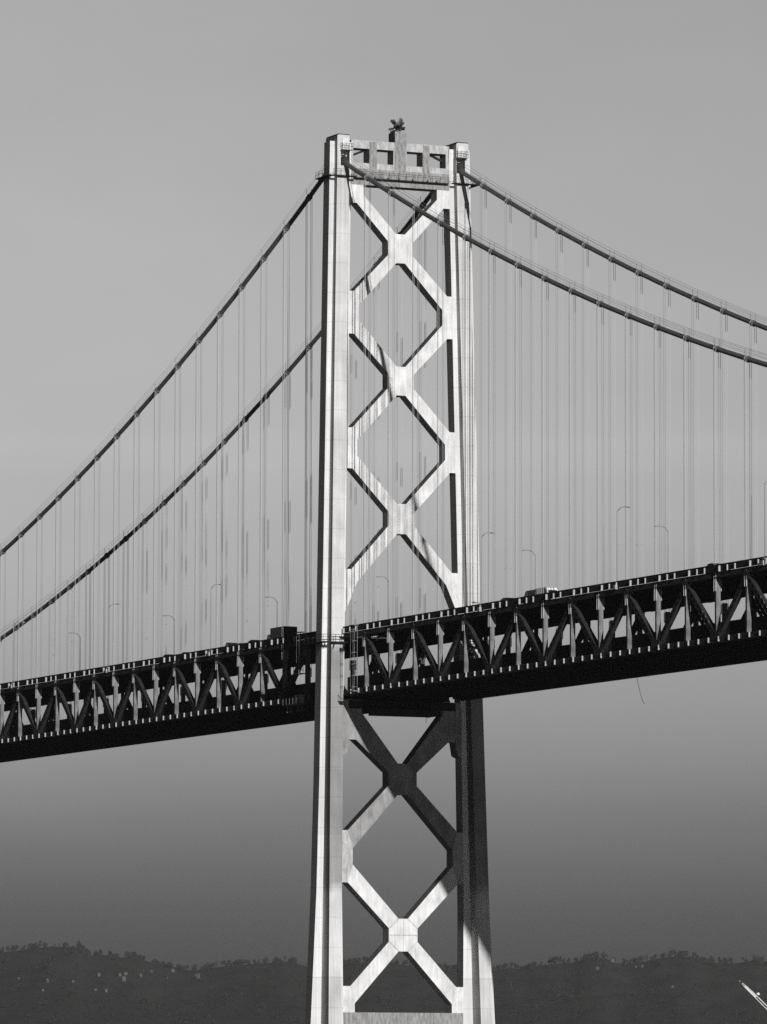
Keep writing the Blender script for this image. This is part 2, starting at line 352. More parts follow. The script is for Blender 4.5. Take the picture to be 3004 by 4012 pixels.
# portal between the leg tops
pb = MB(); yw = wing_in(153)+.03
ops = [(-8.23, -5.4), (-4.09, -1.21), (1.1, 3.92), (5.13, 7.97)]
pb.box(-EX, EX, -yw, yw, 155.03, 156.35)
pb.box(-EX, EX, -yw, yw, 151.8, 152.72)
edges = [-yw]+[v for o_ in ops for v in o_]+[yw]
for i in range(0, len(edges), 2): pb.box(-EX, EX, edges[i], edges[i+1], 152.72, 155.03)
por = pb.build('portal_beam', M['portal'], tower)
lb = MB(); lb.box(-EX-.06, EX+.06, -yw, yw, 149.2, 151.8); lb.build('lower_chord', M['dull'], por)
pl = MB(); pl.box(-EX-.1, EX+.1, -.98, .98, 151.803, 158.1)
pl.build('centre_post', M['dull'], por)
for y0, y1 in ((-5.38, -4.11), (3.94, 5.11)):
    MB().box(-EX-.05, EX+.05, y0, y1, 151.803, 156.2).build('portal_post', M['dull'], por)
for sgn in (-1, 1):   # corner stay inside each outer opening
    dk = MB(); dk.beam((0, sgn*8.2, 153.9), (0, sgn*5.5, 155.0), .3, .35, (1, 0, 0)); dk.build('corner_stay', M['dark'], por)
# walkway round the portal
wk = MB(); 
for f in (1, -1):
    X0, X1 = sorted((f*1.28, f*2.0)); wk.box(X0, X1, -8.2, 8.2, 150.1, 150.25)
    wk.tube([(f*1.95, -8.2, 151.2), (f*1.95, 8.2, 151.2)], .03, 5)
    for i in range(12): wk.beam((f*1.95, -8.2+16.4*i/11, 150.25), (f*1.95, -8.2+16.4*i/11, 151.2), .05, .05)
    for s in (-1, 1):
        y = s*cy(150)+yo(150); X0, X1 = sorted((f*(dx(150)+.02), f*(dx(150)+.85)))
        wk.box(X0, X1, y-2.0, y+2.0, 150.1, 150.25)
        wk.tube([(f*(dx(150)+.8), y-2, 151.2), (f*(dx(150)+.8), y+2, 151.2)], .03, 5)
        for q in (-2, -.7, .7, 2): wk.beam((f*(dx(150)+.8), y+q, 150.25), (f*(dx(150)+.8), y+q, 151.2), .05, .05)
for s in (-1, 1):
    y = s*(cy(150)+CW+ww(150)); Y0, Y1 = sorted((y+s*.02, y+s*.9)); wk.box(-2.4, 3.0, Y0, Y1, 150.1, 150.25)
    for z in (150.75, 151.2): wk.tube([(-2.4, y+s*.85, z), (3.0, y+s*.85, z)], .03, 5)
    for q in range(5): wk.beam((-2.4+1.35*q, y+s*.85, 150.25), (-2.4+1.35*q, y+s*.85, 151.2), .05, .05)
wko = wk.build('walkway', M['dark'], tower)
for y in (-4.6, -2.3, -.4, 2.0, 4.6, 6.2):
    l_ = MB(); l_.beam((1.85, y, 150.25), (1.85, y, 150.55), .08, .08); l_.box(1.75, 1.97, y-.13, y+.13, 150.5, 150.68)
    l_.build('floodlight', M['lamp'], wko)
# railed ledge round the near leg at roadway height, and its twin
for s in (-1, 1):
    lw = MB(); z = 76.0; y = s*cy(z)+yo(z); d = dx(z); wo = CW+ww(z)
    yo_out, yi = y+s*(wo+1.0), y-s*(CW+.2)
    ya, yb = sorted((yo_out, yi))
    lw.box(d+.02, d+1.1, ya, yb, z, z+.16); Y0, Y1 = sorted((y+s*(wo+.02), yo_out)); lw.box(-3.5, d+.01, Y0, Y1, z, z+.16)
    for h in (.45, .85, 1.25):
        lw.tube([(-3.5, yo_out, z+h), (d+1.05, yo_out, z+h), (d+1.05, yi, z+h)], .035, 5)
    for i in range(5): lw.beam((d+1.05, ya+(yb-ya)*i/4, z+.16), (d+1.05, ya+(yb-ya)*i/4, z+1.25), .06, .06)
    for i in range(5): lw.beam((-3.5+i*1.6, yo_out, z+.16), (-3.5+i*1.6, yo_out, z+1.25), .06, .06)
    for i in (0, 1, 2): lw.beam((d+.05, ya+(yb-ya)*(.1+.4*i), z-1.0), (d+1.0, ya+(yb-ya)*(.1+.4*i), z), .1, .1)
    lw.box(d+.02, d+.3, *sorted((y-s*.3, y-s*1.1)), z-1.3, z-.8)
    lw.build('leg_ledge', M['dark'], tower)
# rocker links and brackets that carry the deck ends at the inner leg faces
for s in (-1, 1):
    bk = MB(); z = 62; y = s*(wing_in(62))+yo(62)
    Y0, Y1 = sorted((y+s*.05, y-s*1.0)); bk.box(-.7, 1.25, Y0, Y1, 59.8, 66.4)
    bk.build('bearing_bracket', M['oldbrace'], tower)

# antennas on the centre post
an = thing('antenna_cluster', 'bushy cluster of small antennas on top of the tower portal', 'antenna', (0, -.05, 158.1)); an.scale = (1.1, 1.1, 1.35)
ab = MB(); ab.tube([(0, 0, 0), (0, 0, 1.3)], .09, 6); ab.box(-.5, .5, -.5, .5, 0, .12); ab.build('mast', M['antenna'], an)
for i in range(22):
    t = i*2.399; el = rad((-8, 15, 38, 62)[i % 4]+random.uniform(-6, 6)); l = random.uniform(1.05, 1.5)
    d = Vector((math.cos(t)*math.cos(el), math.sin(t)*math.cos(el), math.sin(el))); p0 = Vector((0, 0, .4+.12*(i % 3)))
    a = MB(); a.tube([p0, p0+d*l], .06, 5); tip = p0+d*l
    a.beam(tip-d*.5, tip+d*.1, .24, .24); sd_ = d.cross(Vector((0, 0, 1))).normalized()
    a.beam(p0+d*l*.55-sd_*.25, p0+d*l*.55+sd_*.25, .1, .1)
    a.build('antenna', M['antenna'], an)

# ------------------------------------------------------------------ main cables and hangers
XR, XL, PAN = 10.83, -12.08, 9.144
def zc(x): return 153.25-.4186*x+5.83e-4*x*x if x >= 0 else 153.9+.44*x+6.4e-4*x*x
NR, NL = 21, 26
YT = 10.06
for s in (-1, 1):
    who = 'nearer' if s < 0 else 'farther'
    cb = thing('main_cable', ('thick dark main cable over the nearer tower leg, crossing in front of the tower' if s < 0 else
               'thick dark main cable over the farther tower leg, higher one on the right side'), 'bridge cable', (0, s*YT, 153), 'main cables over the tower')
    xs = [-300+6*i for i in range(50)]+[-4, -2.5, 2.5, 4]+[6+6*i for i in range(41)]
    pts = [(x, 0, zc(x)-153) for x in xs if abs(x) >= 2.4]
    i0 = [i for i, p in enumerate(pts) if p[0] > 0][0]
    zm = zc(2.5)-153; pts[i0:i0] = [(-1.2, 0, zm+.35), (0, 0, zm+.5), (1.2, 0, zm+.3)]
    MB().tube(pts, .37, 12).build('cable', M['cable'], cb, smooth=True)
    tpl = None
    for x in [XR+PAN*i for i in range(NR)]+[XL-PAN*i for i in range(NL)]:
        sl_ = (zc(x+.1)-zc(x-.1))/.2; d = Vector((1, 0, sl_)).normalized()
        if tpl is None:
            b = MB(); b.tube([(-.5, 0, 0), (.5, 0, 0)], .44, 12)
            for q in (-.3, .3): b.tube([(q-.05, 0, 0), (q+.05, 0, 0)], .5, 12)
            tpl = b.mesh('cable_band', M['cable'])
            b2 = MB()
            for q in (-.17, .17): b2.tube([(q-.06, 0, 0), (q+.06, 0, 0)], .475, 12)
            tpl2 = b2.mesh('rope_groove', M['band'])
        o = link('cable_band', tpl, cb, (x, 0, zc(x)-153)); o.rotation_euler = (0, -math.atan(sl_), 0)
        link('rope_groove', tpl2, o)
    for sx, x0, x1 in ((1, 3.5, 250), (-1, -298, -3.5)):
        hb = MB()
        xx = [x0+(x1-x0)*i/40 for i in range(41)]
        for q in (-.45, .45):
            for h in (.85, 1.35): hb.tube([(x, q, zc(x)-153+h) for x in xx], .022, 4)
        for x in ([XR+PAN*i for i in range(NR)] if sx > 0 else [XL-PAN*i for i in range(NL)]):
            for q in (-.45, .45): hb.beam((x, q*.8, zc(x)-153+.3), (x, q, zc(x)-153+1.4), .05, .05)
        hb.build('hand_rope', M['lamp'], cb)
ZCH = 75.5
def hanger(x, s, name_lbl):
    top = zc(x)-.1; h = top-ZCH
    t = thing('hanger_rope', name_lbl, 'hanger', (x, s*YT, ZCH), 'hanger ropes between the main cables and the deck')
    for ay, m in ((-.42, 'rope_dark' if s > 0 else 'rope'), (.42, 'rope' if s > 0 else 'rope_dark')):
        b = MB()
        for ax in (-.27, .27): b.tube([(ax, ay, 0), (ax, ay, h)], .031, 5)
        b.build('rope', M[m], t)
    k = MB()
    for ax in (-.27, .27):
        for ay in (-.42, .42): k.tube([(ax, ay, -.55), (ax, ay, .9)], .075, 6)
    k.build('socket', M['tick'], t)
    if s < 0:
        g = MB(); g.tube([(0, -.505, 2.8), (0, -.505, h-.3)], .016, 4)
        for i in range(int((h-3)/.25)):
            z = 3+i*.25; g.box(-.03, .03, -.535, -.475, z, z+.09)
        g.build('light_string', M['bead'], t)
for s in (-1, 1):
    who = 'nearer' if s < 0 else 'farther'
    r0, r1 = (0, 18) if s < 0 else (0, 15)
    for i in range(r1):
        hanger(XR+PAN*i, s, '%s set of thin hanger ropes right of the tower, on the %s cable' % (ORD[i], who))
    l1 = 17 if s < 0 else 23
    for i in range(l1):
        hanger(XL-PAN*i, s, '%s set of thin hanger ropes left of the tower, on the %s cable' % (ORD[i], who))

# ------------------------------------------------------------------ double-deck truss spans
ZT, ZB = 78.57, 67.88
def perforated(bm_v, length, width, n, thick):
    """Flat plate along +X (0..length), width in Z, with n oval holes, at Y = 0; returns verts, faces."""
    vs, fs = [], []; cell = length/n
    for i in range(n):
        cx = cell*(i+.5); b = len(vs)
        outer = []; inner = []
        for k in range(12):
            a = k*math.pi/6; c_, s_ = math.cos(a), math.sin(a)
            mlt = 1/max(abs(c_), abs(s_))
            outer.append((cx+cell/2*c_*mlt, 0, width/2*s_*mlt)); inner.append((cx+cell*.3*c_, 0, width*.27*s_))
        vs += outer+inner
        for k in range(12): fs.append((b+k, b+(k+1) % 12, b+12+(k+1) % 12, b+12+k))
    return vs, fs
def diag_mesh():
    # runs from (0,0,0) to (PAN,0,-h): two perforated webs and solid covers, gusset ends
    h = 7.9; Ln = math.hypot(PAN, h); ang = math.atan2(-h, PAN); ca, sa = math.cos(ang), math.sin(ang)
    mb = MB()
    def rot(v): x, y, z = v; return (x*ca-z*sa, y, x*sa+z*ca)
    for y in (-.34, .34):
        vs, fs = perforated(mb, Ln-1.2, .8, 9, .02)
        mb.add([rot((v[0]+.6, y, v[2])) for v in vs], fs)
    for z in (-.4, .4):
        vs = [(.6, -.33, z), (Ln-.6, -.33, z), (Ln-.6, .33, z), (.6, .33, z)]
        mb.add([rot(v) for v in vs], [(0, 1, 2, 3)])
    return mb.mesh('diagonal', M['diag'])
DM = diag_mesh()
vb = MB(); vb.box(-.18, .18, -.29, .29, -7.95, 0)
for sy in (-1, 1): vb.box(-.22, .22, sy*.32-.028, sy*.32+.028, -7.93, -.02)
VM = vb.mesh('vertical', M['light'])
gm = MB(); gm.box(-.75, .75, -.47, -.43, -1.0, .25); gm.box(-.75, .75, .43, .47, -1.0, .25); gm.box(-.7, .7, -.43, .43, -.9, -.85); GM = gm.mesh('top_gusset', M['diag'])
gm = MB(); gm.prism([(0, 0)]*0 or [(-.46, 0), (-.42, 0), (-.42, 1.2), (-.46, 1.2)], -1.3, 1.3); gm.prism([(.42, 0), (.46, 0), (.46, 1.2), (.42, 1.2)], -1.3, 1.3); gm.box(-1.2, 1.2, -.42, .42, .9, .95); GB = gm.mesh('bottom_gusset', M['diag'])
fb = MB(); pr = [(-9.65, -.2), (-3, -1.5), (3, -1.5), (9.65, -.2), (9.65, 0), (-9.65, 0)]
fb.prism(pr, -.03, .03); fb.box(-.2, .2, -9.65, 9.65, .003, .05)
for a, b in zip(pr[:3], pr[1:4]): fb.beam((0, a[0], a[1]-.03), (0, b[0], b[1]-.03), .05, .36, (0, 0, 1))
FM = fb.mesh('floor_beam', M['dark'])
SM = MB().box(0, .16, -.217, 0, 0, .7).mesh('chord_stiffener', M['tick'])
PM = MB().box(0, .16, -.2, 0, 0, .81).mesh('parapet_post', M['tick']); PM2 = MB().box(0, .16, -.3, 0, 0, .81).mesh('parapet_post', M['tick'])
def span(sgn, n, x_first, x_end, label):
    t = thing('truss_deck', label, 'bridge deck', (x_first, 0, 0), 'double-deck truss spans')
    W0, W1 = sorted((x_end-x_first, sgn*PAN*(n-1)+sgn*5))
    # each truss chord with its outer stiffeners
    for s in (-1, 1):
        c = MB(); zb_ = 76.86 if s < 0 else 77.2; c.box(W0, W1, s*YT-.38, s*YT+.38, zb_, 77.5); c.box(W0, W1, s*YT-.48, s*YT+.48, zb_-.08, zb_-.003)
        tc_ = c.build('top_chord', M['diag'], t)
        c = MB(); c.box(W0, W1, s*YT-.38, s*YT+.38, ZB, ZB+.74); c.box(W0, W1, s*YT-.5, s*YT+.5, ZB-(.12 if s < 0 else .36), ZB-.003)
        bc = c.build('bottom_chord', M['diag'], t)
        x = W0+.4
        while x < W1 and s < 0:      # only the outer side that can be seen carries them
            link('chord_stiffener', SM, bc, (x, -YT-.383, ZB+.02)); x += PAN/3
        # parapet with posts
        r = MB(); yb = s*10.55
        r.box(W0, W1, *sorted((yb, yb-s*.12)), 77.62, 78.5); r.box(W0, W1, *sorted((yb+s*.05, yb-s*.2)), 78.47, 78.6)
        par = r.build('parapet', M['dark'], t)
        x = W0+1.0; i = 0
        while x < W1 and s < 0:
            if i % 4 != 3: link('parapet_post', PM if i % 4 else PM2, par, (x, yb-.003, 77.55))
            x += PAN/4; i += 1
        r = MB(); r.box(W0, W1, *sorted((s*9.5, s*9.35)), 68.62, 70.7 if s < 0 else 69.7); r.build('lower_barrier', M['dark'], t)
    rd = MB(); rd.box(W0, W1, -10.3, 10.3, 77.53, 77.6); rd.box(W0, W1, -9.6, 9.6, 77.36, 77.527)
    rd.build('upper_roadway', M['road'], t)
    rd = MB(); rd.box(W0, W1, -9.55, 9.55, 68.3, 68.6); rd.build('lower_roadway', M['road'], t)
    st = MB()
    for q in range(-4, 5): st.box(W0, W1, q*2.2-.1, q*2.2+.1, 77.05, 77.3); st.box(W0, W1, q*2.2-.1, q*2.2+.1, 67.75, 68.29)
    st.build('stringer', M['dark'], t)
    lt = MB()
    for i in range(n-1):
        a, b = sgn*PAN*i, sgn*PAN*(i+1)
        lt.beam((a, -9.6, ZB+.2), (b, 9.6, ZB+.2), .3, .3); lt.beam((a, 9.6, ZB+.02), (b, -9.6, ZB+.02), .1, .1)
    lt.build('lateral_bracing', M['dark'], t)
    for i in range(n):
        x = sgn*PAN*i
        link('floor_beam', FM, t, (x, 0, 77.3)); 
        lf = link('floor_beam', FM, t, (x, 0, 68.24)); lf.scale = (1, 1, .22)
        for s in (-1, 1):
            link('vertical', VM, t, (x, s*YT, 76.6))
            top = i % 2 == 0
            if top: link('top_gusset', GM, t, (x, s*YT, 76.9))
            else: link('bottom_gusset', GB, t, (x, s*YT, ZB+.3))
            # diagonals fall from the top nodes (even panels) to the bottom nodes on both sides
            if top:
                if i < n-1: o = link('diagonal', DM, t, (x, s*YT, 76.4)); o.rotation_euler = (0, 0, 0 if sgn > 0 else math.pi)
                if i > 0: o = link('diagonal', DM, t, (x, s*YT, 76.4)); o.rotation_euler = (0, 0, math.pi if sgn > 0 else 0)
    return t
span(1, 27, XR, XR-8.5, 'long double-deck truss span running right from the tower, nearer and larger')
span(-1, 25, XL, XL+9.5, 'long double-deck truss span running left from the tower into the distance')

# ------------------------------------------------------------------ street lamps on the upper deck
def lamp_proto():
    t = thing('street_lamp', 'x', 'street lamp', (0, 0, 0), 'street lamps along the upper deck')
    b = MB(); b.tube([(0, 0, 0), (0, 0, .5), (0, 0, 10.2)], [.12, .09, .055], 8); b.box(-.25, .25, -.25, .25, -.35, .05); b.build('pole', M['lamp'], t)
    a = MB(); a.tube([(0, 0, 10.15), (0, .55, 10.75), (0, .95, 10.9), (0, 1.6, 10.93)], [.075, .06, .055, .05], 6); a.build('arm', M['lamp'], t)
    h = MB(); h.prism([(1.5, 10.84), (2.15, 10.8), (2.2, 10.88), (2.0, 10.98), (1.55, 10.99)], -.14, .14); h.build('lamp_head', M['lamp'], t)
    bb = MB(); bb.box(-.35, .35, -.5, .1, -1.0, -.36); bb.build('lamp_bracket', M['tick'], t)
    return t
lp = lamp_proto(); first = True
def put_lamp(px, py, s, label):
    global first
    P = on_y(px, py, s*10.4); o = lp if first else copy_tree(lp); first = False
    o.location = (P.x, s*10.4, ZT-.15); o.rotation_euler = (0, 0, 0 if s < 0 else math.pi); o['label'] = label
def top_px(px): return lerp(px, [0, 800, 2300, 3004], [2686, 2546, 2297.5, 2187])
near = [(51, 'first lamp from the left on the near deck edge'), (423, 'second lamp from the left on the near deck edge'), (825, 'third lamp from the left on the near deck edge'),
        (1885, 'lamp on the near deck edge just right of the tower'), (2417, 'tall lamp on the near deck edge, middle of the right span'), (2996, 'lamp on the near deck edge at the far right')]
far = [(313, 'leftmost lamp on the far deck edge, arm pointing left'), (684, 'second lamp from the left on the far deck edge'), (1085, 'far edge lamp beside the box truck left of the tower'),
       (1523, 'lamp seen between the two tower legs'), (2097, 'far edge lamp behind the white van'), (2617, 'far edge lamp farthest right, arm pointing left')]
for px, l_ in near: put_lamp(px, top_px(px), -1, 'slender curved-arm '+l_)
for px, l_ in far: put_lamp(px, top_px(px)+20, 1, 'slender curved-arm '+l_)

# ------------------------------------------------------------------ vehicles on the upper deck
ROAD = 77.603
def wheels(t, xs, hw, r, w=.22):
    for x in xs:
        for s in (-1, 1):
            k = MB(); k.tube([(x, s*hw-w/2, r), (x, s*hw+w/2, r)], r, 14); k.build('wheel', M['tyre'], t)
def side_prism(mb, prof, w0, w1=None):
    # side profile in X-Z with half width falling from w0 (low) to w1 (high)
    zs = [z for _, z in prof]; lo, hi = min(zs), max(zs); w1 = w1 or w0
    hw = lambda z: w0+(w1-w0)*(z-lo)/(hi-lo)
    n = len(prof); vs = [(x, -hw(z), z) for x, z in prof]+[(x, hw(z), z) for x, z in prof]
    return mb.add(vs, [tuple(range(n)), tuple(range(n, 2*n))[::-1]]+[(i, n+i, n+(i+1) % n, (i+1) % n) for i in range(n)])
def car(label, m, loc, rz=0, k=1.0):
    t = thing('passenger_car', label, 'car', loc, 'vehicles on the upper deck', rz)
    b = side_prism(MB(), [(-2.2, .3), (2.2, .3), (2.25, .62), (2.1, .78), (1.1, .92), (-2.1, .98), (-2.25, .7)], .86, .82)
    b.build('body', M[m], t)
    c = side_prism(MB(), [(-1.75, .97), (1.05, .93), (.25, 1.42), (-.2, 1.5), (-1.1, 1.47)], .8, .62); c.build('cabin', M[m], t)
    g = MB()
    for s in (-1, 1): g.add([(-1.35, s*.815, 1.0), (.75, s*.815, .99), (.15, s*.69, 1.38), (-1.0, s*.69, 1.4)], [(0, 1, 2, 3)])
    g.build('window', M['glass'], t); wheels(t, (-1.35, 1.35), .76, .32); t.scale = (k, k, k); return t
def van(label, m, loc, rz=0, L_=4.9, H_=2.15):
    t = thing('delivery_van', label, 'van', loc, 'vehicles on the upper deck', rz)
    b = side_prism(MB(), [(-L_/2, .35), (L_/2, .35), (L_/2+.05, .95), (L_/2-.55, 1.2), (L_/2-1.2, H_-.08), (L_/2-1.6, H_), (-L_/2+.15, H_), (-L_/2, H_-.2)], .95, .86)
    b.build('body', M[m], t); g = MB()
    for s in (-1, 1): g.add([(L_/2-2.1, s*.925, 1.25), (L_/2-.75, s*.925, 1.25), (L_/2-1.3, s*.895, 1.85), (L_/2-2.1, s*.895, 1.85)], [(0, 1, 2, 3)])
    g.add([(L_/2-.57, -.8, 1.27), (L_/2-.57, .8, 1.27), (L_/2-1.13, .78, 2.0), (L_/2-1.13, -.78, 2.0)], [(0, 1, 2, 3)])
    g.build('window', M['glass'], t); wheels(t, (-L_/2+.9, L_/2-.9), .82, .36); return t
def truck(label, m, loc, rz=0):
    t = thing('box_truck', label, 'truck', loc, 'vehicles on the upper deck', rz)
    MB().box(-3.6, 1.9, -1.2, 1.2, .95, 3.5).build('cargo_box', M[m], t)
    c = side_prism(MB(), [(2.0, .5), (3.9, .5), (3.95, 1.4), (3.5, 2.5), (2.0, 2.6)], 1.08, 1.0); c.build('cab', M[m], t)
    MB().box(-3.5, 2.0, -.5, .5, .6, .94).build('chassis', M['dark'], t)
    g = MB()
    for s in (-1, 1): g.add([(2.3, s*1.06, 1.5), (3.5, s*1.06, 1.5), (3.2, s*1.02, 2.3), (2.3, s*1.02, 2.3)], [(0, 1, 2, 3)])
    g.build('window', M['glass'], t); wheels(t, (-2.5, 2.9), 1.0, .48); return t
def vx(px, Y): return on_y(px, top_px(px), Y).x
truck('dark box truck on the upper deck just left of the tower', 'carblack', (vx(1103, -5), -5, ROAD), math.pi)
car('dark car ahead of the box truck left of the tower', 'carblack', (vx(995, -8), -8, ROAD), math.pi, 1.12)
van('small dark van, second vehicle left of the box truck', 'carblack', (vx(913, -7.6), -7.6, ROAD), math.pi, 4.4, 1.75)
car('dark car roof showing above the parapet, far left span', 'carblack', (vx(660, -8), -8, ROAD), math.pi, 1.1)
car('grey car roof low above the parapet beside the second far lamp', 'cargrey', (vx(730, -8), -8, ROAD), math.pi, 1.02)
van('dark grey van driving just behind the white van right of the tower', 'carblack', (vx(2092, -7.9), -7.9, ROAD), math.pi, 4.6, 2.1)
van('bright white van on the upper deck right of the tower', 'white', (vx(2145, -7.9), -7.9, ROAD), 0, 5.0, 2.2)
car('dark car low behind the parapet, between tower and white van', 'carblack', (vx(1985, -8.2), -8.2, ROAD), math.pi, 1.08)
car('dark car low behind the parapet near the right end of the deck', 'carblack', (vx(2806, -8.2), -8.2, ROAD), 0, 1.08)

# ------------------------------------------------------------------ ladders, platforms, rope
def ladder(label, x, y, z0, z1):
    t = thing('access_ladder', label, 'ladder', (x, y, z0), 'caged ladders on the truss ends')
    b = MB(); h = z1-z0
    for q in (-.25, .25): b.beam((q*2.2, 0, 0), (q*2.2, 0, h), .07, .07)
    b.build('rail', M['light'], t)
    r = MB(); n = int(h/.6)
    for i in range(n): r.beam((-.55, 0, .4+i*.6), (.55, 0, .4+i*.6), .05, .05)
    r.build('rung', M['light'], t)
    c = MB(); n = int(h/1.8)
    for i in range(n+1): c.tube([(-.55, 0, .5+i*1.8), (-.5, -.7, .5+i*1.8), (.5, -.7, .5+i*1.8), (.55, 0, .5+i*1.8)], .035, 5)
    for q in (-.5, .5): c.beam((q, -.7, .5), (q, -.7, .5+n*1.8), .04, .04)
    c.build('cage', M['light'], t)
    MB().box(-.9, .9, -.8, .1, h, h+.1).build('top_landing', M['light'], t)
    p = MB(); p.box(-1.1, 1.1, -1.0, .2, -.25, -.12)
    for q in (-1.05, 1.05): p.beam((q, -.95, -.12), (q, -.95, .9), .06, .06)
    p.beam((-1.05, -.95, .9), (1.05, -.95, .9), .05, .05); p.build('landing', M['light'], t)
ladder('caged steel ladder on the truss just right of the near leg', 9.3, -11.2, 68.2, 78.3)
ladder('caged steel ladder on the truss left of the near leg', -11.6, -11.3, 72.2, 78.6)
mp_ = thing('maintenance_platform', 'small railed work platform on the lower chord left of the tower', 'platform', (-14.3, -11.3, 67.2))
b = MB(); b.box(-3.4, 3.4, -.7, .5, 0, .15); b.build('floor', M['light'], mp_)
b = MB()
for z in (.55, 1.1): b.tube([(-3.3, -.65, z), (3.3, -.65, z)], .035, 5)
for i in range(6): b.beam((-3.3+1.32*i, -.65, .15), (-3.3+1.32*i, -.65, 1.1), .06, .06)
b.build('railing', M['light'], mp_)
b = MB(); b.box(1.2, 3.2, -.55, .3, .16, 1.5); b.build('tool_box', M['tick'], mp_)
b = MB()
for x in (-2.9, -1.4, 1.3, 2.8): b.beam((x, 0, -.9), (x, 0, 0), .12, .12); b.box(x-.2, x+.2, -.2, .2, -1.1, -.9)
b.build('roller', M['light'], mp_)
sc_ = thing('hanging_scaffold', 'dark timber and mesh scaffold hanging under the deck between the legs', 'scaffold', (4, .5, 65.2))
b = MB(); b.box(-1.5, 1.5, -7.0, 4.6, .25, .5); b.box(-1.4, 1.4, -6.5, 4.0, -.5, .247)
for i in range(9): b.box(-1.6, 1.6, -6.8+1.4*i, -6.7+1.4*i, .5, .6)
b.build('deck', M['dark'], sc_)
b = MB()
for i in range(10):
    for x in (-1.4, 1.4): b.beam((x, -6.9+1.27*i, .5), (x, -6.9+1.27*i, 2.6), .06, .06)
for z in (1.0, 1.5):
    for x in (-1.4, 1.4): b.tube([(x, -6.9, z), (x, 4.55, z)], .035, 5)
for y in (2.2, 4.5): b.beam((1.4, y, -1.6), (1.4, y, .3), .05, .05)
b.beam((1.4, 2.2, -.8), (1.4, 4.5, -.3), .04, .04)
b.build('railing', M['dark'], sc_)
P0 = on_y(2491, 2661, 10.0); rp = MB()
rp.tube([(0, 0, .5), (.15, .1, -.5), (.35, .2, -1.4), (.75, .3, -2.6), (1.2, .5, -3.9), (1.5, .65, -4.3)], .035, 5)
tag(rp.build('dangling_rope', M['lamp'], None, (P0.x, 10.0, 67.8)), 'thin loose rope dangling under the right span of the deck', 'rope')

# ------------------------------------------------------------------ crane boom, lower right
cr = thing('floating_crane', 'white crane boom sloping up at the lower right corner', 'crane')
dT = ray(2897, 3842); T = CAM+dT*700; dB = ray(3120, 4062); B = CAM+dB*700
bm_ = MB(); ax = (T-B).normalized(); sd = ax.cross(Vector((0, 0, 1))).normalized(); up = sd.cross(ax); Lb = (T-B).length
lac = MB()
for i, j in ((-1,-1),(1,-1),(1,1),(-1,1)):
    o1 = sd*(.16*i)+up*(.16*j); bm_.beam(B+o1, T-ax*1.0+o1*.7, .07, .07); bm_.beam(T-ax*1.0+o1*.7, T, .06, .06)
bm_.beam(B+ax*.5, T-ax*(Lb*.55), .24, .24); bm_.beam(T-ax*2.6, T-ax*.8, .22, .22)
bm_.build('boom', M['crane'], cr)
n = int(Lb/.45)
for k in range(n-3):
    a = B+ax*(.45*k); b_ = B+ax*(.45*(k+1)); s_ = 1 if k % 2 else -1
    lac.beam(a+sd*(.16*s_)+up*.16, b_-sd*(.16*s_)+up*.16, .04, .04); lac.beam(a+sd*(.16*s_)-up*.16, b_-sd*(.16*s_)-up*.16, .04, .04)
    lac.beam(a+sd*.16+up*(.16*s_), b_+sd*.16-up*(.16*s_), .04, .04)
lac.build('lacing', M['crane'], cr)
jh = MB(); q = T-ax*.25; jh.beam(q-up*.5, q+up*.15, .2, .3); jh.beam(T-ax*.3+up*.2, T-ax*.9+up*.3, .06, .06); jh.build('boom_tip', M['diag'], cr)
wl = MB(); wl.box(-.12, .12, -.12, .12, -.12, .12); w_ = wl.build('beacon', M['white'], cr, T-ax*2.5+up*.4)
bs = MB(); bs.box(B.x-2.2, B.x+2.2, B.y-1.8, B.y+1.8, 1.6, B.z+.4); bs.build('cab', M['white'], cr)
bh = MB(); bh.box(B.x-14, B.x+14, B.y-8, B.y+8, -1.5, 1.59); bh.build('barge', M['diag'], cr)

# ------------------------------------------------------------------ water, hills, trees, houses
wt = MB(); wt.add([(-16000, -16000, 0), (4000, -16000, 0), (4000, 16000, 0), (-16000, 16000, 0)], [(0, 1, 2, 3)])
structure(wt.build('water', M['water']))
RID = [(-400, 3700), (0, 3708), (196, 3685), (298, 3689), (369, 3728), (408, 3712), (471, 3728), (518, 3728), (597, 3752), (730, 3776), (785, 3776), (863, 3764), (942, 3757),
       (1052, 3749), (1146, 3746), (1201, 3772), (1300, 3768), (1370, 3752), (1480, 3745), (1600, 3762), (1760, 3775), (1931, 3786), (2011, 3766), (2047, 3780), (2091, 3766), (2178, 3753),
       (2236, 3752), (2302, 3727), (2360, 3727), (2440, 3756), (2527, 3746), (2585, 3731), (2636, 3726), (2724, 3725), (2745, 3747), (2818, 3748), (2876, 3752), (2949, 3737), (3004, 3752), (3400, 3740)]
RR = 10000.0
rid = []
for px, py in RID:
    d = ray(px, py); rid.append((math.atan2(d.y, -d.x), d.z/math.hypot(d.x, d.y)*RR+CAM.z))
rid.sort()
RA, RZ = [a for a, _ in rid], [z for _, z in rid]
def hill_h(a, r):
    top = lerp(a, RA, RZ)-7
    if a < RA[0]-.02 or a > RA[-1]+.02: top += 14*noise.noise(Vector((a*60, 0, 3)))
    t = (r-6500)/(RR-6500)
    if t < 0: return -8
    if t <= 1: sh = t**.8*(1-.12*math.sin(t*math.pi)*1.0)
    else: sh = max(-.05, 1-((r-RR)/2200)**1.3)
    return top*sh+(noise.noise(Vector((a*220, r*.004, 0)))*9+noise.noise(Vector((a*700, r*.012, 5)))*4)*min(1, max(0, t*1.2))*(.25 if abs(t-1) < .05 else 1)
hb = MB(); NA, NR_ = 260, 60; vs = []
